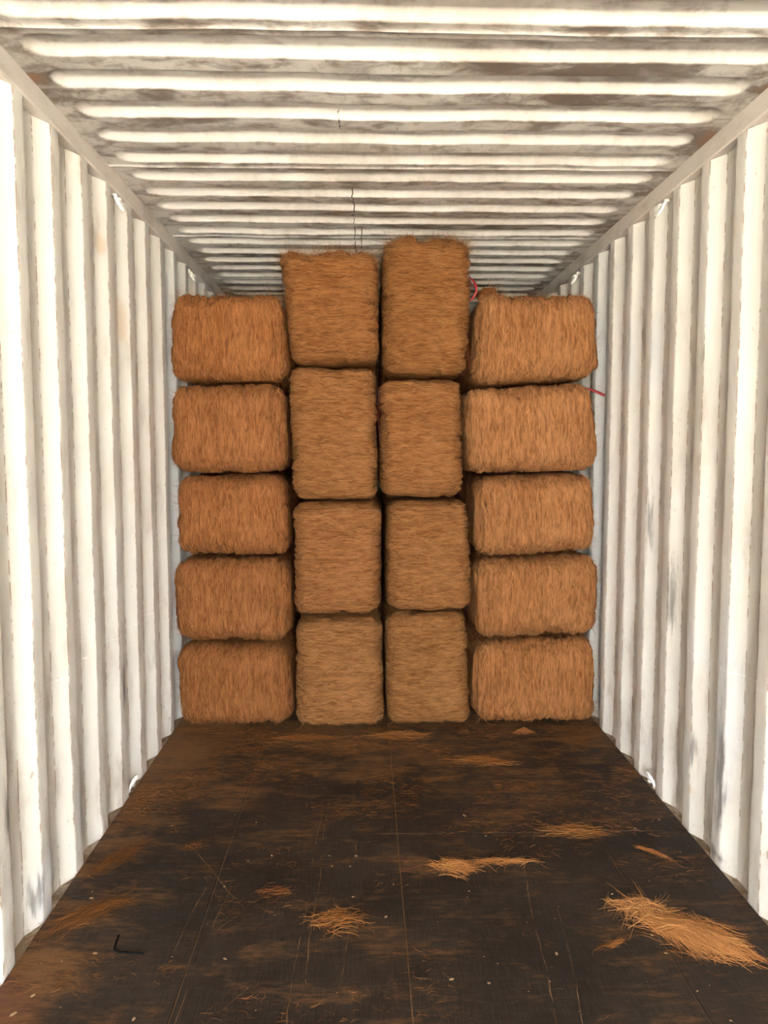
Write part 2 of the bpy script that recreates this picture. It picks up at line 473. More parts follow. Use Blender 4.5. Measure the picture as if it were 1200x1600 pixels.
def build_wall(name, side, phase, mat):
    w = empty(name); tag(w, kind='structure')
    start = phase + 0.206 + 0.036                      # a weld sits on an outer flat
    k = math.floor((DOOR_Y - start) / (4 * PITCH))
    y0 = start + k * 4 * PITCH
    zz = np.concatenate([np.linspace(-0.03, 0.5, 26), np.linspace(0.53, 0.66, 5), np.linspace(0.668, 0.79, 32), np.linspace(0.82, ROOF_Z - 0.06, 52)])
    st = STAINS[side]
    while y0 < END_Y:
        a, b = max(y0, DOOR_Y), min(y0 + 4 * PITCH, END_Y)
        prof = [(a, None, 0)] + wall_profile(phase, a + 0.006, b - 0.006) + [(b, None, 0)]
        P = []
        for i, p in enumerate(prof):
            ins = p[1]
            if ins is None:
                q = prof[1] if i == 0 else prof[-2]
                ins = q[1]
            P.append((p[0], ins, p[2]))
        Y = np.array([p[0] for p in P]); I = np.array([p[1] for p in P]); Wr = np.array([p[2] for p in P], float)
        Yg, Zg = np.meshgrid(Y, zz, indexing='ij'); Ig = np.repeat(I[:, None], len(zz), 1)
        X = IN_X + DEPTH - Ig
        dent = 0.0012 * vnoise(Yg * 3 + 40 * side, Zg * 4, Zg * 0 + side * 9.3) + 0.0005 * vnoise(Yg * 11, Zg * 13, Zg * 0 + side * 3.1)
        lowk = np.clip(1 - Zg / 0.7, 0, 1)
        dent += lowk * 0.007 * vnoise(Yg * 6 + 3, Zg * 7, Zg * 0 + 5.5 * side)
        dent = np.where(dent < -0.003, -0.003, dent) if side < 0 else np.where(dent < -0.003, -0.003, dent)
        sy = 0.0012 * vnoise(Yg * 5, Zg * 6, Zg * 0 + 21.5 * side) + lowk * 0.006 * vnoise(Yg * 4, Zg * 8, Zg * 0 + 31.5 * side)
        edge = ((Yg - a) > 0.01) & ((b - Yg) > 0.01)
        sy = np.where(edge, sy, 0); dent = np.where(edge, dent, 0)
        V = np.stack([side * (X + dent), Yg + sy, Zg], -1).reshape(-1, 3)
        n, m = len(Y), len(zz)
        idx = np.arange(n * m).reshape(n, m)
        F = np.stack([idx[:-1, :-1], idx[1:, :-1], idx[1:, 1:], idx[:-1, 1:]], -1).reshape(-1, 4)
        if side > 0: F = F[:, ::-1]
        # flip so the normals face inwards
        me = mesh_np('side_panel', V, F[:, ::-1] if True else F, mat, smooth=False, attrs={
            'wear': np.repeat(Wr[:, None], m, 1).ravel(), 'low': np.clip(1 - Zg / 0.9, 0, 1).ravel(),
            'dark': spot_field(Yg, Zg, st['dark']).ravel(), 'grey': spot_field(Yg, Zg, st['grey']).ravel(), 'tan': spot_field(Yg, Zg, st['tan']).ravel(),
            'scrape': np.exp(-((Zg - st['scrape'] - 0.03 * vnoise(Yg * 2, Yg * 0, Yg * 0 + side * 2.5)) / 0.005) ** 2).ravel()})
        mobj('side_panel', me, w)
        y0 += 4 * PITCH
    return w
build_wall('wall_left', -1, 2.3531, M_WALL)
build_wall('wall_right', 1, 2.6154, M_WALL)

# corrugated closed end behind the bales
def build_end():
    V = []; x = -1.21; prof = []
    while x < 1.21:
        prof += [(x, 0.0), (x + 0.104, 0.0), (x + 0.12, 0.045), (x + 0.225, 0.045), (x + 0.242, 0.0)]; x += 0.25
    prof = [p for p in prof if p[0] < 1.21] + [(1.21, 0.0)]
    n = len(prof)
    V = [(px, END_Y + py, z) for z in (-0.05, ROOF_Z) for px, py in prof]
    F = [(i, i + 1, n + i + 1, n + i) for i in range(n - 1)]
    o = mobj('wall_back', mesh_np('wall_back', V, F, M_RAIL, smooth=False)); tag(o, kind='structure')
build_end()

# roof: stamped panels with five round-ended ribs each, welded edge to edge
ceiling = empty('ceiling'); tag(ceiling, kind='structure')
RP, PW, RD = 0.209, 1.043, 0.026
xe = 1.045                                             # rib straight part ends here, then a half round
xs_r = np.concatenate([np.linspace(-1.172, -0.99, 24), np.linspace(-0.96, 0.96, 41), np.linspace(0.99, 1.172, 24)])
k0 = math.floor((DOOR_Y - 2.232) / PW)
yp = 2.232 + k0 * PW
while yp < END_Y:
    yl = [0.0, 0.003, 0.006]
    for i in range(5):
        cc = 0.146 + i * RP - 0.0455
        yl += list(cc + np.array([-0.068, -0.0635, -0.059, -0.052, -0.045, -0.038, -0.0325, -0.030, -0.015, 0.0, 0.015, 0.030, 0.0325, 0.038, 0.045, 0.052, 0.059, 0.0635, 0.068]))
        yl += [cc + 0.09] if i < 4 else [1.02]
    yl += [PW - 0.006, PW - 0.003, PW]
    yl = np.array(sorted(set(round(float(q), 5) for q in yl if 0 <= q <= PW)))
    Xg, Yg = np.meshgrid(xs_r, yl, indexing='ij')
    h = np.zeros_like(Xg)
    for i in range(5):
        cc = 0.146 + i * RP - 0.0455
        s = np.hypot(np.maximum(np.abs(Xg) - xe, 0), Yg - cc)
        t = np.clip((0.0635 - s) / 0.031, 0, 1)
        t = 0.75 * t + 0.25 * t * t * (3 - 2 * t)
        h = np.maximum(h, RD * t)
    sag = 0.0035 * vnoise(Xg * 2.1, (Yg + yp) * 2.3, Xg * 0 + 2.2) + 0.002 * vnoise(Xg * 6, (Yg + yp) * 5, Xg * 0 + 8.2)
    weld = -0.004 * np.exp(-((np.minimum(Yg, PW - Yg)) / 0.004) ** 2)
    V = np.stack([Xg, Yg + yp, ROOF_Z + h + sag * (1.17 - np.abs(Xg)).clip(0, 0.2) / 0.2 + weld], -1)
    hk = h / RD
    att = {'land': np.clip(1 - hk * 6, 0, 1), 'crown': np.clip((hk - 0.85) / 0.15, 0, 1)}
    keep = (yl + yp >= DOOR_Y - 0.02) & (yl + yp <= END_Y + 0.02)
    V = V[:, keep]
    n, m = V.shape[:2]
    if m > 1:
        idx = np.arange(n * m).reshape(n, m)
        F = np.stack([idx[:-1, :-1], idx[:-1, 1:], idx[1:, 1:], idx[1:, :-1]], -1).reshape(-1, 4)
        mobj('roof_panel', mesh_np('roof_panel', V.reshape(-1, 3), F, M_ROOF, attrs={q: att[q][:, keep].ravel() for q in att}), ceiling)
    yp += PW

for i, s in enumerate((-1, 1)):
    b = MB()
    x0, x1 = sorted((s * 1.168, s * 1.25)); b.box(x0, x1, DOOR_Y, END_Y, ROOF_Z - 0.072, ROOF_Z + 0.03, 0.006)
    tag(b.build('trim_%d' % (i + 1), M_RAIL), 'painted top side rail along the %s roof edge' % ('left', 'right')[i], kind='structure')
    b = MB()
    x0, x1 = sorted((s * 1.1725, s * 1.25)); b.box(x0, x1, DOOR_Y, END_Y, -0.08, -0.010, 0.004)
    tag(b.build('trim_%d' % (i + 3), M_SILL), 'dusty bottom rail beside the %s floor edge' % ('left', 'right')[i], kind='structure')
# roof sheet and side skin seen from outside stop daylight at the joints
b = MB(); b.box(-1.26, 1.26, DOOR_Y - 0.06, END_Y + 0.1, ROOF_Z + 0.032, ROOF_Z + 0.04)
tag(b.build('trim_5', M_RAIL), kind='structure')
for i, s in enumerate((-1, 1)):
    x0, x1 = sorted((s * 1.224, s * 1.232)); b = MB(); b.box(x0, x1, DOOR_Y - 0.06, END_Y + 0.1, -0.1, ROOF_Z + 0.032)
    tag(b.build('trim_%d' % (i + 6), M_RAIL), kind='structure')
b = MB(); b.box(-1.26, 1.26, END_Y + 0.06, END_Y + 0.09, -0.1, ROOF_Z + 0.032)
tag(b.build('trim_8', M_RAIL), kind='structure')
b = MB(); b.box(-40, 40, -60, 40, -0.3, -0.2)
tag(b.build('ground', M_CONC), 'concrete yard outside the container', kind='structure')

# ------------------------------------------------------------------ coir bales
def unique_weld(V, F, extra):
    key = np.round(V * 20000).astype(np.int64)
    _, first, inv = np.unique(key, axis=0, return_index=True, return_inverse=True)
    inv = inv.reshape(-1)
    return V[first], inv[F], [e[first] for e in extra]

FRONT, BDEPTH = 4.125, 0.94

class Bale:
    def __init__(self, quad, lay, front, rad, seed, bulge=0.035):
        q = np.array(quad, float)                       # TL, TR, BR, BL in (x, z)
        self.q = q; self.lay = lay; self.front = front; self.rad = rad; self.seed = seed; self.bulge = bulge
        self.hw = (np.linalg.norm(q[1] - q[0]) + np.linalg.norm(q[2] - q[3])) / 4
        self.hh = (np.linalg.norm(q[3] - q[0]) + np.linalg.norm(q[2] - q[1])) / 4
        self.hd = BDEPTH / 2
        self.base = np.array([q[:, 0].mean(), front + self.hd, min(q[2, 1], q[3, 1])])
    def to_world(self, p):
        """box coordinates -> quad-shaped bale in world space"""
        u = p[..., 0] / self.hw * 0.5 + 0.5; v = p[..., 2] / self.hh * 0.5 + 0.5
        TL, TR, BR, BL = self.q
        xz = (TL * ((1 - u) * v)[..., None] + TR * (u * v)[..., None] + BR * (u * (1 - v))[..., None] + BL * ((1 - u) * (1 - v))[..., None])
        return np.stack([xz[..., 0], self.front + self.hd + p[..., 1], xz[..., 1]], -1)
    def shape(self, p):
        """points on the plain box -> rounded, swollen box and normals"""
        h = np.array([self.hw, self.hd, self.hh]); r = self.rad
        inner = np.clip(p, -(h - r), h - r)
        n = unit(p - inner)
        o = inner + n * r
        u = o[..., 0] / self.hw; v = o[..., 2] / self.hh; d = o[..., 1] / self.hd
        bul = np.zeros_like(o)
        bul[..., 1] = np.where(o[..., 1] < 0, -1, 0) * self.bulge * (1 - u ** 2).clip(0) ** 0.7 * (1 - v ** 2).clip(0) ** 0.7 * np.abs(d) ** 3
        # the sides pull in a little at the front rim
        return o + bul, n
    def body(self):
        if self.lay == 'v': nx, nz = int(self.hw * 2 / 0.0052), int(self.hh * 2 / 0.0095)
        else: nx, nz = int(self.hw * 2 / 0.0095), int(self.hh * 2 / 0.0052)
        gx = np.linspace(-self.hw, self.hw, nx + 1); gz = np.linspace(-self.hh, self.hh, nz + 1)
        t = np.linspace(0, 1, 31); gy = -self.hd + 2 * self.hd * (0.35 * t + 0.65 * t ** 2.6)
        V = []; F = []; off = 0
        def face(A, B, mk, flip):
            nonlocal off
            a, b = np.meshgrid(A, B, indexing='ij')
            P = mk(a, b).reshape(-1, 3)
            n, m = len(A), len(B)
            idx = np.arange(n * m).reshape(n, m) + off
            f = np.stack([idx[:-1, :-1], idx[1:, :-1], idx[1:, 1:], idx[:-1, 1:]], -1).reshape(-1, 4)
            V.append(P); F.append(f[:, ::-1] if flip else f); off += n * m
        o = lambda a: np.full_like(a, 1.0)
        face(gx, gz, lambda a, b: np.stack([a, -self.hd * o(a), b], -1), False)
        cx = gx[::4] if (len(gx) - 1) % 4 == 0 else gx; cz = gz
        face(gx, gz, lambda a, b: np.stack([a, self.hd * o(a), b], -1), True)
        face(gy, gz, lambda a, b: np.stack([-self.hw * o(a), a, b], -1), True)
        face(gy, gz, lambda a, b: np.stack([self.hw * o(a), a, b], -1), False)
        face(gx, gy, lambda a, b: np.stack([a, b, self.hh * o(a)], -1), False)
        face(gx, gy, lambda a, b: np.stack([a, b, -self.hh * o(a)], -1), True)
        P = np.concatenate(V); F = np.concatenate(F)
        O, N = self.shape(P)
        s = self.seed * 13.7
        x, y, z = O[:, 0], O[:, 1], O[:, 2]
        w1 = vnoise(x * 7 + s, y * 7, z * 7); w2 = vnoise(x * 7, y * 7 + s, z * 7 + 5); w3 = vnoise(x * 16 + s, y * 16, z * 16)
        if self.lay == 'v': a, al = x, z
        else: a, al = z, x
        aa = a + 0.016 * w1 + 0.005 * w3
        n1 = vnoise(aa * 34 + s, y * 9, al * 5.5 + w2 * 0.6)
        n2 = vnoise(aa * 80 + s, y * 20, al * 12 + 7)
        n3 = vnoise(x * 9 + 3, y * 9 + s, z * 9)
        n4 = vnoise(x * 28 + 3, y * 28 + s, z * 28)
        r1 = np.minimum(np.abs(n1) * 2.2, 1.0) ** 0.75; r2 = np.minimum(np.abs(n2) * 2.2, 1) ** 0.8
        d = -0.024 * (1 - r1) * (0.5 + 0.5 * np.clip(w2 + 0.6, 0, 1)) - 0.008 * (1 - r2) + 0.008 * n3 + 0.003 * n4
        if self.ragged:                                  # torn, shaggy top
            tk = np.clip((z / self.hh - 0.72) / 0.28, 0, 1)
            d = d + tk * (0.022 * vnoise(x * 11 + s, y * 11, z * 5) + 0.010 * vnoise(x * 30, y * 30 + s, z * 12))
        O = O + N * (d - 0.001)[:, None]
        # pressed flat against the neighbours: nothing swells past the bale's own outline
        O[:, 0] = np.clip(O[:, 0], -self.hw + 0.0012, self.hw - 0.0012)
        O[:, 2] = np.clip(O[:, 2], -self.hh + 0.0012, (self.hh - 0.0012) if not self.open_top else 9.0)
        crease = np.clip((1 - r1) * 1.1, 0, 1) * 0.75 + (1 - r2) * 0.25
        W = self.to_world(O)
        Vw, Fw, (cr, Nn, On) = unique_weld(W, F, [crease, N, O])
        self.O = On
        good = (Fw[:, 0] != Fw[:, 1]) & (Fw[:, 1] != Fw[:, 2]) & (Fw[:, 2] != Fw[:, 3]) & (Fw[:, 3] != Fw[:, 0]) & (Fw[:, 0] != Fw[:, 2]) & (Fw[:, 1] != Fw[:, 3])
        return Vw, Fw[good], cr, Nn
    def strands(self, V, N, count, fly, extra_top=0):
        g = np.random.default_rng(int(self.seed * 101) + 5)
        front = np.where((V[:, 1] < self.front + 0.22))[0]
        ids = g.choice(front, count)
        p0 = V[ids]; n = N[ids]
        ax = np.array([0, 0, 1.0]) if self.lay == 'v' else np.array([1.0, 0, 0])
        d = ax[None] * np.where(g.random(count) < 0.5, 1, -1)[:, None] + g.normal(0, 0.30, (count, 3))
        d = unit(d - n * (d * n).sum(1, keepdims=True))
        L = g.uniform(0.025, 0.075, count)
        K = 5
        t = np.linspace(-0.5, 0.5, K)
        bend = unit(np.cross(d, n)) * g.normal(0, 0.22, (count, 1))
        lift = g.uniform(0.0005, 0.006, count)
        P = p0[:, None] + d[:, None] * (L[:, None] * t)[..., None] + bend[:, None] * (L[:, None] * (t ** 2) * 2)[..., None]
        # follow the curved surface: sink the ends slightly
        P += n[:, None] * (lift[:, None] - (L[:, None] * t) ** 2 * 2.2)[..., None]
        tone = np.clip(g.normal(0.36, 0.20, count), 0, 1)
        wd = g.uniform(0.0010, 0.0018, count)
        roll = unit(n + g.normal(0, 0.5, (count, 3)))
        # flyaways round the rim
        rim = np.where((np.abs(N[:, 1]) < 0.85) & (V[:, 1] < self.front + 0.13))[0]
        ids = g.choice(rim, fly)
        if extra_top:
            top = np.where((N[:, 2] > 0.35) & (V[:, 1] < self.front + 0.25))[0]
            ids = np.concatenate([ids, g.choice(top, extra_top)])
        m = len(ids)
        p1 = V[ids]; n1 = N[ids]
        d1 = unit(n1 * g.uniform(0.2, 1.0, (m, 1)) + ax[None] * g.normal(0, 0.8, (m, 1)) + g.normal(0, 0.5, (m, 3)))
        d1[:, 1] = -np.abs(d1[:, 1]) * 0.7
        L1 = g.uniform(0.01, 0.040, m) * np.where(g.random(m) < 0.10, 1.8, 1)
        L1[fly:] *= 0.85
        t1 = np.linspace(0, 1, K)
        b1 = g.normal(0, 0.7, (m, 3))
        P1 = p1[:, None] - n1[:, None] * 0.003 + d1[:, None] * (L1[:, None] * t1)[..., None] + b1[:, None] * (L1[:, None] * t1 ** 2)[..., None]
        P = np.concatenate([P, P1]); wd = np.concatenate([wd, g.uniform(0.0006, 0.0013, m)])
        tone = np.concatenate([tone, np.clip(g.normal(0.4, 0.2, m), 0, 1)])
        roll = np.concatenate([roll, unit(g.normal(0, 1, (m, 3)))])
        # keep clear of the floor and the walls
        P[..., 2] = np.maximum(P[..., 2], 0.004); P[..., 0] = np.clip(P[..., 0], -1.171, 1.171)
        # fibres that would reach into a neighbouring bale are left out
        ok = self.inside(P)
        P, wd, roll, tone = P[ok], wd[ok], roll[ok], tone[ok]
        Vr, Fr = ribbons(P, wd, roll)
        return Vr, Fr, np.repeat(tone, K * 2)
    def inside(self, P):
        """which fibres stay within the bale's own outline (open tops and wall sides are free)"""
        TL, TR, BR, BL = self.q
        v = ((P[..., 2] - BL[1]) / (TL[1] - BL[1])).clip(0, 1)
        u = ((P[..., 0] - BL[0]) / (BR[0] - BL[0])).clip(0, 1)
        xl = BL[0] + (TL[0] - BL[0]) * v - (1.0 if BL[0] < -1 else 0.0); xr = BR[0] + (TR[0] - BR[0]) * v + (1.0 if BR[0] > 1 else 0.0)
        zb = BL[1] + (BR[1] - BL[1]) * u; zt = TL[1] + (TR[1] - TL[1]) * u + (1.0 if self.open_top else 0.0)
        if BL[1] < 0.1: zb = zb - 1.0
        over = P[..., 2] > 2.38
        good = (over | ((P[..., 0] > xl) & (P[..., 0] < xr))) & (P[..., 2] > zb) & (P[..., 2] < zt)
        return good.all(axis=1)
    def loop(self, depth, off, npts=64):
        """a closed line round the bale at a depth behind its front, off metres outside it"""
        out = []
        for i in range(npts):
            w = 2 * math.pi * i / npts
            c, s = math.cos(w), math.sin(w)
            k = 1 / max(abs(c) / self.hw, abs(s) / self.hh)
            p = np.array([c * k, -self.hd + depth, s * k])
            h = np.array([self.hw, 1e3, self.hh]); inner = np.clip(p, -(h - self.rad), h - self.rad)
            dd = p - inner; dd[1] = 0
            n = dd / (np.linalg.norm(dd) + 1e-9)
            o = inner + n * (self.rad + off); o[1] = p[1]
            out.append((self.to_world(o), n))
        return out

BALES = [
 # key, quad TL TR BR BL (x, z), lay, front offset, tint, label
 ('L1', [(-1.150, 2.353), (-0.548, 2.363), (-0.524, 1.892), (-1.166, 1.889)], 'v', 0.0, (1.05, 0.93, 0.80), 'coir bale with upright fibres, top of the stack against the left wall'),
 ('L2', [(-1.166, 1.882), (-0.556, 1.885), (-0.530, 1.404), (-1.170, 1.399)], 'v', 0.0, (1.05, 0.95, 0.86), 'coir bale second from the top in the stack against the left wall'),
 ('L3', [(-1.150, 1.394), (-0.556, 1.399), (-0.522, 0.951), (-1.160, 0.953)], 'v', 0.01, (1.02, 0.90, 0.78), 'coir bale third from the top, middle of the stack against the left wall'),
 ('L4', [(-1.168, 0.945), (-0.534, 0.943), (-0.528, 0.475), (-1.168, 0.478)], 'v', 0.0, (0.98, 0.88, 0.77), 'coir bale fourth from the top in the stack against the left wall'),
 ('L5', [(-1.160, 0.470), (-0.538, 0.468), (-0.520, 0.004), (-1.170, 0.004)], 'v', 0.0, (0.97, 0.86, 0.74), 'reddish coir bale on the floor at the foot of the left wall'),
 ('C1', [(-0.580, 2.569), (-0.052, 2.583), (-0.043, 1.982), (-0.519, 1.980)], 'h', -0.01, (0.92, 0.86, 0.72), 'shaggy coir bale with level fibres topping the stack left of centre'),
 ('C2', [(-0.538, 1.973), (-0.058, 1.973), (-0.051, 1.254), (-0.518, 1.260)], 'h', 0.0, (0.95, 0.93, 0.82), 'tall coir bale second from the top of the stack left of centre'),
 ('C3', [(-0.520, 1.248), (-0.032, 1.246), (-0.031, 0.626), (-0.520, 0.618)], 'h', 0.01, (0.97, 0.93, 0.84), 'coir bale third from the top of the stack left of centre'),
 ('C4', [(-0.506, 0.612), (-0.030, 0.616), (-0.016, 0.004), (-0.514, 0.004)], 'h', -0.02, (1.0, 1.02, 0.92), 'golden coir bale on the floor in the stack left of centre'),
 ('D1', [(-0.029, 2.640), (0.446, 2.645), (0.434, 1.921), (-0.034, 1.925)], 'h', -0.015, (0.88, 0.84, 0.70), 'tallest shaggy coir bale nearly touching the roof, right of centre'),
 ('D2', [(-0.049, 1.912), (0.398, 1.912), (0.414, 1.270), (-0.044, 1.265)], 'h', 0.0, (0.96, 0.92, 0.80), 'coir bale second from the top of the stack right of centre'),
 ('D3', [(-0.010, 1.250), (0.446, 1.256), (0.468, 0.645), (-0.010, 0.639)], 'h', 0.01, (0.97, 0.95, 0.84), 'coir bale third from the top of the stack right of centre'),
 ('D4', [(-0.018, 0.632), (0.442, 0.640), (0.463, 0.004), (-0.010, 0.004)], 'h', 0.0, (0.95, 0.96, 0.84), 'coir bale on the floor in the stack right of centre'),
 ('R1', [(0.476, 2.361), (1.113, 2.366), (1.156, 1.914), (0.444, 1.872)], 'v', 0.0, (1.2, 1.19, 1.16), 'pale coir bale with upright fibres, top of the stack against the right wall'),
 ('R2', [(0.406, 1.862), (1.112, 1.902), (1.156, 1.418), (0.426, 1.390)], 'v', 0.0, (1.28, 1.28, 1.28), 'pale pinkish coir bale second from the top against the right wall'),
 ('R3', [(0.478, 1.382), (1.120, 1.410), (1.160, 0.968), (0.476, 0.934)], 'v', 0.0, (1.25, 1.23, 1.2), 'pale coir bale third from the top, middle of the stack against the right wall'),
 ('R4', [(0.474, 0.924), (1.166, 0.960), (1.170, 0.504), (0.480, 0.480)], 'v', 0.0, (1.18, 1.15, 1.08), 'coir bale fourth from the top in the stack against the right wall'),
 ('R5', [(0.474, 0.471), (1.160, 0.496), (1.170, 0.004), (0.468, 0.004)], 'v', 0.0, (1.18, 1.12, 1.02), 'coir bale on the floor at the foot of the right wall'),
]
bale_of = {}
for k, (key, quad, lay, fo, tint, label) in enumerate(BALES):
    B = Bale(quad, lay, FRONT + fo, 0.10 if lay == 'v' else 0.08, k + 1.37, 0.05 if lay == 'v' else 0.04)
    base = B.base
    root = empty('coir_bale', tuple(base)); tag(root, label, 'bale', 'coir bales stacked across the container')
    B.open_top = key[1] == '1'; B.ragged = key in ('C1', 'D1')
    V, F, cr, N = B.body()
    V[:, 2] = np.maximum(V[:, 2], 0.002); V[:, 0] = np.clip(V[:, 0], -1.171, 1.171)
    me = mesh_np('fibre_block', V - base, F, M_BALE_V if lay == 'v' else M_BALE_H)
    o = mobj('fibre_block', me, root); o.color = tint + (1,)
    Vs, Fs, tone = B.strands(V, N, 1700, 650, 2400 if key in ('C1', 'D1') else (300 if key in ('L1', 'R1') else 0))
    me = mesh_np('loose_strands', Vs - base, Fs, M_STRAND, attrs={'tone': tone})
    o = mobj('loose_strands', me, root); o.color = tint + (1,); tag(o, kind='stuff')
    bale_of[key] = (B, root, base)

# next row, added so the gaps render dark; slivers of it show between the stacks
for key, quad, lay, fo, tint, label in BALES:
    B, root, base = bale_of[key]
    r2 = root.copy(); link(r2)
    r2.location = (base[0] + (0.010 if lay == 'h' else 0.0), base[1] + BDEPTH + 0.06, base[2])
    r2['label'] = 'coir bale of the hidden row, added to darken the gaps of the front stacks'; r2['group'] = 'coir bales of the second row'
    for ch in root.children:
        if ch.name.startswith('fibre_block'):
            c = ch.copy(); link(c, r2)

def strap(key, depth, off, bumps=(), w=0.012, arc=(0, 360)):
    """flat red band round a bale; bumps = (angle, width, height) where it stands off the fibre"""
    B, root, base = bale_of[key]
    pts = B.loop(depth, off, 180)
    pts = [pts[q % 180] + (q * 2,) for q in range(arc[0] // 2, arc[1] // 2)]
    V = []; n = len(pts)
    for i, (p, nn, ang) in enumerate(pts):
        h = sum(bh * math.exp(-(((ang - ba + 180) % 360 - 180) / bw) ** 2) for ba, bw, bh in bumps)
        q = p + nn * h
        q[2] = max(q[2], 0.003)
        for dy, dn in ((-w / 2, 0), (w / 2, 0), (w / 2, -0.0012), (-w / 2, -0.0012)):
            V.append(q + nn * dn + np.array([0, dy, 0]))
    F = []
    for i in range(n - 1):
        j = i + 1
        for a in range(4):
            b2 = (a + 1) % 4
            F.append((i * 4 + a, i * 4 + b2, j * 4 + b2, j * 4 + a))
    o = mobj('strap', mesh_np('strap', np.array(V) - base, F, M_STRAP, smooth=False), root)
    tag(o, 'red plastic strap round the bale')
strap('D1', 0.12, -0.002, ((384, 6, 0.040), (307, 8, 0.012)), 0.020, (300, 400))
strap('D2', 0.085, 0.0, ((150, 18, 0.006),), 0.010, (128, 190))
strap('C1', 0.12, 0.0, ((158, 8, 0.010),), 0.012, (140, 185))
B, root, base = bale_of['D1']
m = MB()
m.tube([Vector(q) - Vector(base) for q in ((0.440, 4.23, 2.455), (0.462, 4.215, 2.435), (0.476, 4.21, 2.405), (0.478, 4.21, 2.375), (0.462, 4.22, 2.345), (0.440, 4.23, 2.33))], [0.004, 0.0055, 0.0065, 0.0065, 0.0055, 0.004], 6)
tag(m.build('strap_loop', M_STRAP, root, True), 'red strap bowed out from the side')
# the loose end of the strap on the second right-hand bale
B, root, base = bale_of['R2']
m = MB()
m.tube([Vector(q) - Vector(base) for q in ((1.085, 4.22, 1.862), (1.112, 4.20, 1.852), (1.145, 4.19, 1.838), (1.180, 4.19, 1.822))], [0.005, 0.007, 0.007, 0.0065], 6)
tag(m.build('strap_end', M_STRAP, root), 'red strap end sticking out towards the wall')

# ------------------------------------------------------------------ lashing rings
def lashing_ring(y, side, top, label):
    base = (side * 1.19, y, ROOF_Z - 0.072 if top else 0.0)
    root = empty('lashing_ring', base); tag(root, label, 'lashing ring', 'lashing rings on the side rails')
    s = -1 if top else 1
    # a bent bar: two legs welded to the rail, the bow swung out into the container
    pts = []
    for i in range(17):
        w = math.pi * i / 16
        yy = -0.032 * math.cos(w); dn = 0.060 * math.sin(w) ** 0.8
        pts.append((-side * (0.030 * math.sin(w)), yy, s * dn))
    m = MB(); m.tube(pts, 0.008, 10); m.build('ring_bar', M_RING, root, True)
    for yy in (-0.032, 0.032):
        m = MB()
        m.box(-0.012, 0.012, yy - 0.011, yy + 0.011, min(0, s * 0.012), max(0, s * 0.012), 0.003)
        m.build('weld_lug', M_RING, root)
lashing_ring(3.43, -1, True, 'lashing ring under the left roof rail, the nearer of two')
lashing_ring(4.82, -1, True, 'lashing ring under the left roof rail, the farther one above the bales')
lashing_ring(3.45, 1, True, 'lashing ring under the right roof rail, the nearer of two')
lashing_ring(4.84, 1, True, 'lashing ring under the right roof rail, the farther one above the bales')
lashing_ring(3.39, -1, False, 'lashing ring at floor level by the left wall')
lashing_ring(3.37, 1, False, 'lashing ring at floor level by the right wall')

# ------------------------------------------------------------------ loose fibre on the floor
def tuft(name, loc, rz, length, width, height, count, curl, label, seed, tint=(1, 1, 1), fan=0.35, wd=(0.0009, 0.0018)):
    g = np.random.default_rng(seed)
    K = 8
    t = np.linspace(-0.5, 0.5, K)
    u = g.normal(0, 0.36, count).clip(-0.8, 0.8)           # where along the tuft
    v = g.normal(0, 0.33, count).clip(-0.9, 0.9)
    L = length * g.uniform(0.12, 0.48, count)
    ang = fan * (2.0 * vnoise(u * 4 + seed * 3.1, v * 3, u * 0 + 0.5) + g.normal(0, 0.28, count))
    d = np.stack([np.cos(ang), np.sin(ang), np.zeros(count)], 1)
    c0 = np.stack([u * length * 0.6, v * width * (1 - 0.4 * np.abs(u)), np.zeros(count)], 1)
    P = c0[:, None] + d[:, None] * (L[:, None] * t)[..., None]
    k = (g.normal(0, curl * 0.5, (count, 1)) + curl * 1.2 * vnoise(u * 5 + 9, v * 4 + seed, u * 0 + 3.5)[:, None]) / length
    nrm = np.stack([-d[:, 1], d[:, 0], np.zeros(count)], 1)
    P += nrm[:, None] * (k * (L[:, None] * t) ** 2 * 4)[..., None]
    P += nrm[:, None] * (g.normal(0, 0.03, (count, 1)) * L[:, None] * np.sin(t * 9 + g.uniform(0, 6, (count, 1))))[..., None]
    zz = height * np.exp(-(u / 0.45) ** 2 - (v / 0.5) ** 2) * g.uniform(0.05, 1, count)
    P[..., 2] = 0.0016 + zz[:, None] * np.cos(t * 2.4)[None] + g.uniform(0, 0.004, (count, 1))
    tone = np.clip(g.normal(0.62, 0.25, count), 0, 1)
    V, F = ribbons(P, g.uniform(wd[0], wd[1], count), unit(np.array([0, 0, 1.0]) + g.normal(0, 0.5, (count, 3))))
    V[:, 2] = np.maximum(V[:, 2], 0.0008)
    o = mobj(name, mesh_np(name, V, F, M_TUFT, attrs={'tone': np.repeat(tone, K * 2)}), None, loc)
    o.rotation_euler = (0, 0, rz); o.color = tint + (1,)
    tag(o, label, 'fibre tuft', 'tufts of coir shed on the floor')
    return o
tuft('fibre_tuft', (0.915, 2.285, 0), -0.66, 0.33, 0.125, 0.030, 1700, 0.6, 'largest tuft of pale coir lying on the dark floor by the right wall', 1, (1.3, 1.2, 1.02), fan=0.38)
tuft('fibre_tuft', (0.80, 2.43, 0), -0.3, 0.22, 0.075, 0.04, 300, 2.4, 'curly wisp of coir at the far tip of the largest tuft', 2, (1.3, 1.25, 1.1), fan=0.8)
tuft('fibre_tuft', (0.200, 2.70, 0), -0.25, 0.17, 0.075, 0.028, 480, 0.8, 'rounded tuft of coir in the middle of the floor', 3, (1.2, 1.08, 0.86), fan=0.5)
tuft('fibre_tuft', (0.37, 2.735, 0), 0.02, 0.26, 0.030, 0.012, 200, 0.9, 'long thin wisp of coir right of the rounded tuft', 4, (1.1, 1.0, 0.8), fan=0.16)
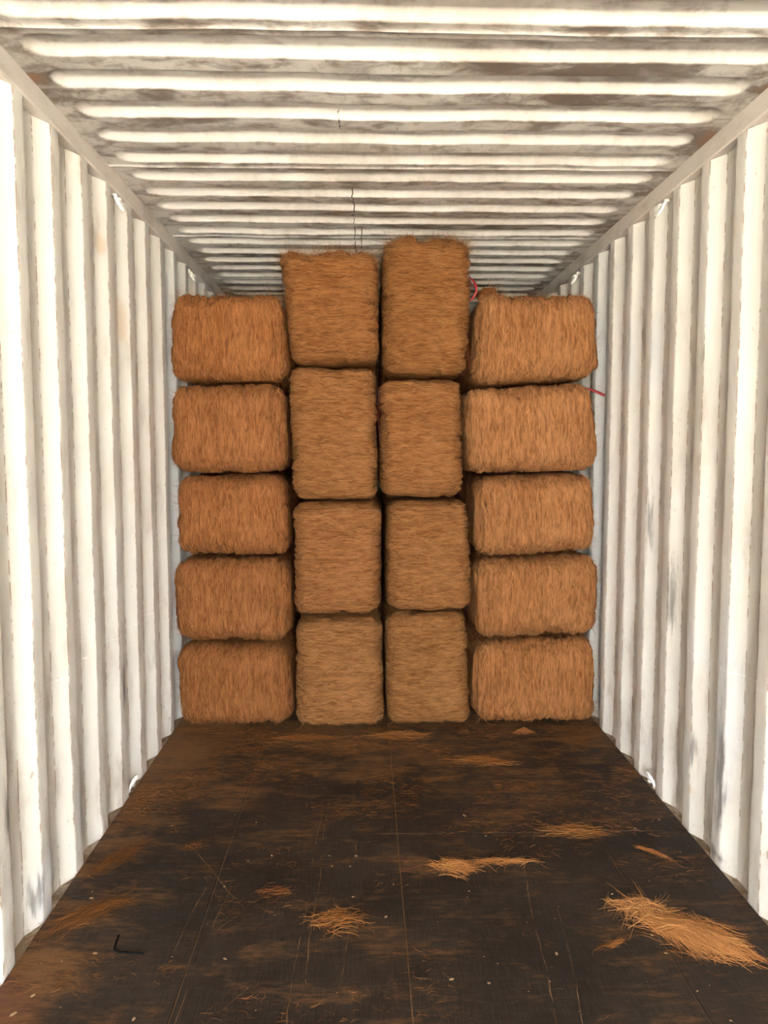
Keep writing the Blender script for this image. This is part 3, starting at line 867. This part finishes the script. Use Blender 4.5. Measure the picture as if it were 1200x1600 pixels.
tuft('fibre_tuft', (0.97, 2.78, 0), -0.8, 0.15, 0.022, 0.010, 130, 0.4, 'small slanting wisp of coir near the right wall', 5, (1.0, 0.85, 0.65), fan=0.16)
tuft('fibre_tuft', (0.715, 2.96, 0), -0.10, 0.26, 0.08, 0.010, 200, 0.8, 'thin wisp of coir lying across the floor joint on the right', 6, (0.8, 0.72, 0.55), fan=0.25)
tuft('fibre_tuft', (-0.21, 2.40, 0), 0.05, 0.22, 0.09, 0.008, 170, 1.5, 'scattered crumbly wisp of coir left of the centre joint', 7, (0.85, 0.72, 0.5), fan=0.5)
tuft('fibre_tuft', (0.05, 4.00, 0), 0.05, 0.30, 0.09, 0.03, 380, 0.9, 'tuft of coir on the floor before the two central stacks', 8, (0.8, 0.7, 0.52))
tuft('fibre_tuft', (0.735, 4.04, 0), 0.0, 0.10, 0.06, 0.03, 240, 0.8, 'small clump of coir at the foot of the right stack', 9, (0.9, 0.75, 0.58))
tuft('fibre_tuft', (0.45, 3.66, 0), -0.15, 0.32, 0.10, 0.010, 220, 0.7, 'flat wisp of coir before the right stack', 10, (0.85, 0.74, 0.55), fan=0.2)
tuft('fibre_tuft', (-0.45, 3.98, 0), 0.0, 0.40, 0.07, 0.02, 300, 0.7, 'low drift of coir before the left stack', 11, (0.62, 0.5, 0.36), fan=0.2)
tuft('fibre_tuft', (-0.80, 2.87, 0), 0.1, 0.12, 0.045, 0.008, 70, 1.0, 'star-shaped wisp of coir on the left half of the floor', 12, (0.7, 0.58, 0.42), fan=0.7)
tuft('fibre_tuft', (-1.05, 2.44, 0), 0.75, 0.30, 0.07, 0.015, 260, 0.8, 'brown drift of coir along the foot of the left wall', 13, (0.52, 0.41, 0.27), fan=0.3)
tuft('fibre_tuft', (-1.05, 2.80, 0), 1.0, 0.30, 0.07, 0.015, 200, 0.8, 'dark brown drift of coir in the left wall corner, farther back', 14, (0.40, 0.31, 0.20), fan=0.3)
tuft('fibre_tuft', (-0.44, 2.56, 0), 0.1, 0.13, 0.05, 0.006, 70, 0.8, 'faint reddish wisp of coir left of centre', 15, (0.5, 0.36, 0.24), fan=0.4)
tuft('fibre_tuft', (0.64, 2.25, 0), 0.4, 0.14, 0.025, 0.006, 70, 0.7, 'short wisp of coir left of the largest tuft', 16, (0.7, 0.57, 0.4), fan=0.25)

# single fibres nobody could count, thickest in front of the bales
def floor_fibres():
    g = np.random.default_rng(33)
    n = 16000
    y = np.where(g.random(n) < 0.5, 4.15 - np.abs(g.normal(0, 0.55, n)), g.uniform(1.6, 4.1, n))
    x = np.where(g.random(n) < 0.16, -1.15 + np.abs(g.normal(0, 0.12, n)), g.uniform(-1.15, 1.15, n))
    # clumpy
    keep = (vnoise(x * 4, y * 6, x * 0 + 1.5) + 0.5 * vnoise(x * 11, y * 15, x * 0 + 6.5)) > -0.02 + 0.30 * (y < 2.7) * (x > -0.85)
    x, y = x[keep], y[keep]; n = len(x)
    K = 6; t = np.linspace(-0.5, 0.5, K)
    a = g.normal(0, 0.55, n)
    L = g.uniform(0.012, 0.06, n) * np.where(y < 2.6, 0.75, 1)
    d = np.stack([np.cos(a), np.sin(a), np.zeros(n)], 1); nr = np.stack([-d[:, 1], d[:, 0], np.zeros(n)], 1)
    P = np.stack([x, y, np.full(n, 0.0012)], 1)[:, None] + d[:, None] * (L[:, None] * t)[..., None] + nr[:, None] * (g.normal(0, 0.4, (n, 1)) * L[:, None] * t ** 2 * 2)[..., None]
    P[..., 2] += g.uniform(0, 0.003, (n, 1)) * np.cos(t * 3)
    P[..., 0] = P[..., 0].clip(-1.168, 1.168)
    V, F = ribbons(P, g.uniform(0.0008, 0.0017, n) * np.where(y < 2.6, 0.75, 1), unit(np.array([0, 0, 1.0]) + g.normal(0, 0.4, (n, 3))))
    V[:, 2] = np.maximum(V[:, 2], 0.0006)
    o = mobj('loose_coir_fibres', mesh_np('loose_coir_fibres', V, F, M_STRAND, attrs={'tone': np.repeat(np.clip(g.normal(0.35, 0.28, n), 0, 1), K * 2)}))
    o.color = (0.88, 0.76, 0.58, 1)
    tag(o, 'single coir fibres strewn over the dark floor', 'fibres', kind='stuff')
floor_fibres()

def crumbs():
    g = np.random.default_rng(5)
    V = []; F = []
    for i in range(150):
        x, y = g.uniform(-1.1, 1.1), g.uniform(1.7, 3.2)
        s = 0.0012 + 0.006 * g.random() ** 3
        a = g.uniform(0, 6.28); n = len(V); e = g.uniform(0.4, 2.2)
        for k in range(5):
            w = a + k * 1.2566
            px, py = s * e * math.cos(w - a), s * math.sin(w - a)
            V.append((x + px * math.cos(a) - py * math.sin(a), y + px * math.sin(a) + py * math.cos(a), 0.0004))
        V.append((x, y, 0.0004 + s * 0.5))
        for k in range(5): F.append((n + k, n + (k + 1) % 5, n + 5))
    o = mobj('wood_crumbs', mesh_np('wood_crumbs', V, F, M_CHIP, smooth=False))
    tag(o, 'pale crumbs of wood and husk scattered on the floor', 'crumbs', kind='stuff')
crumbs()

m = MB()
m.tube([(-0.905, 2.33, 0.004), (-0.902, 2.29, 0.004), (-0.897, 2.262, 0.004), (-0.878, 2.248, 0.004), (-0.845, 2.243, 0.004), (-0.80, 2.238, 0.004)], 0.0035, 6)
tag(m.build('bent_wire', M_WIRE, None, True), 'bent black wire on the floor near the left wall', 'wire')

# ------------------------------------------------------------------ clumps that stick out of the stacks
def clump(loc, rad, label, seed, tint):
    g = np.random.default_rng(seed)
    root = empty('fibre_clump', loc); tag(root, label, 'fibre clump', 'torn clumps of coir caught on the bales')
    n, mm = 28, 18
    th = np.linspace(0, 2 * math.pi, n, endpoint=False); ph = np.linspace(0.02, math.pi - 0.02, mm)
    T, Pp = np.meshgrid(th, ph, indexing='ij')
    D = np.stack([np.sin(Pp) * np.cos(T), np.sin(Pp) * np.sin(T), np.cos(Pp)], -1)
    r = 1 + 0.28 * vnoise(D[..., 0] * 2 + seed, D[..., 1] * 2, D[..., 2] * 2) + 0.12 * vnoise(D[..., 0] * 7, D[..., 1] * 7 + seed, D[..., 2] * 3)
    V = (D * r[..., None] * np.array(rad)).reshape(-1, 3)
    V[:, 2] += rad[2] * 0.85
    idx = np.arange(n * mm).reshape(n, mm)
    i2 = np.roll(idx, -1, 0)
    F = np.stack([idx[:, :-1], idx[:, 1:], i2[:, 1:], i2[:, :-1]], -1).reshape(-1, 4)
    o = mobj('fibre_mass', mesh_np('fibre_mass', V, F, M_BALE_H), root); o.color = tint + (1,)
    c = 350; ids = g.choice(len(V), c); nn = unit(V[ids] - np.array([0, 0, rad[2] * 0.85]))
    K = 5; t = np.linspace(0, 1, K)
    d = unit(nn * 0.6 + g.normal(0, 0.7, (c, 3))); L = g.uniform(0.01, 0.045, c)
    P = V[ids][:, None] + d[:, None] * (L[:, None] * t)[..., None] + g.normal(0, 0.4, (c, 1, 3)) * (L[:, None] * t ** 2)[..., None]
    Vr, Fr = ribbons(P, g.uniform(0.0008, 0.0016, c), unit(g.normal(0, 1, (c, 3))))
    o = mobj('loose_strands', mesh_np('loose_strands', Vr, Fr, M_STRAND, attrs={'tone': np.repeat(np.clip(g.normal(0.4, 0.2, c), 0, 1), K * 2)}), root)
    o.color = tint + (1,); tag(o, kind='stuff')
clump((0.565, 4.36, 2.340), (0.058, 0.07, 0.048), 'torn reddish clump of coir on top of the right stack beside the tallest bale', 4, (0.85, 0.70, 0.58))
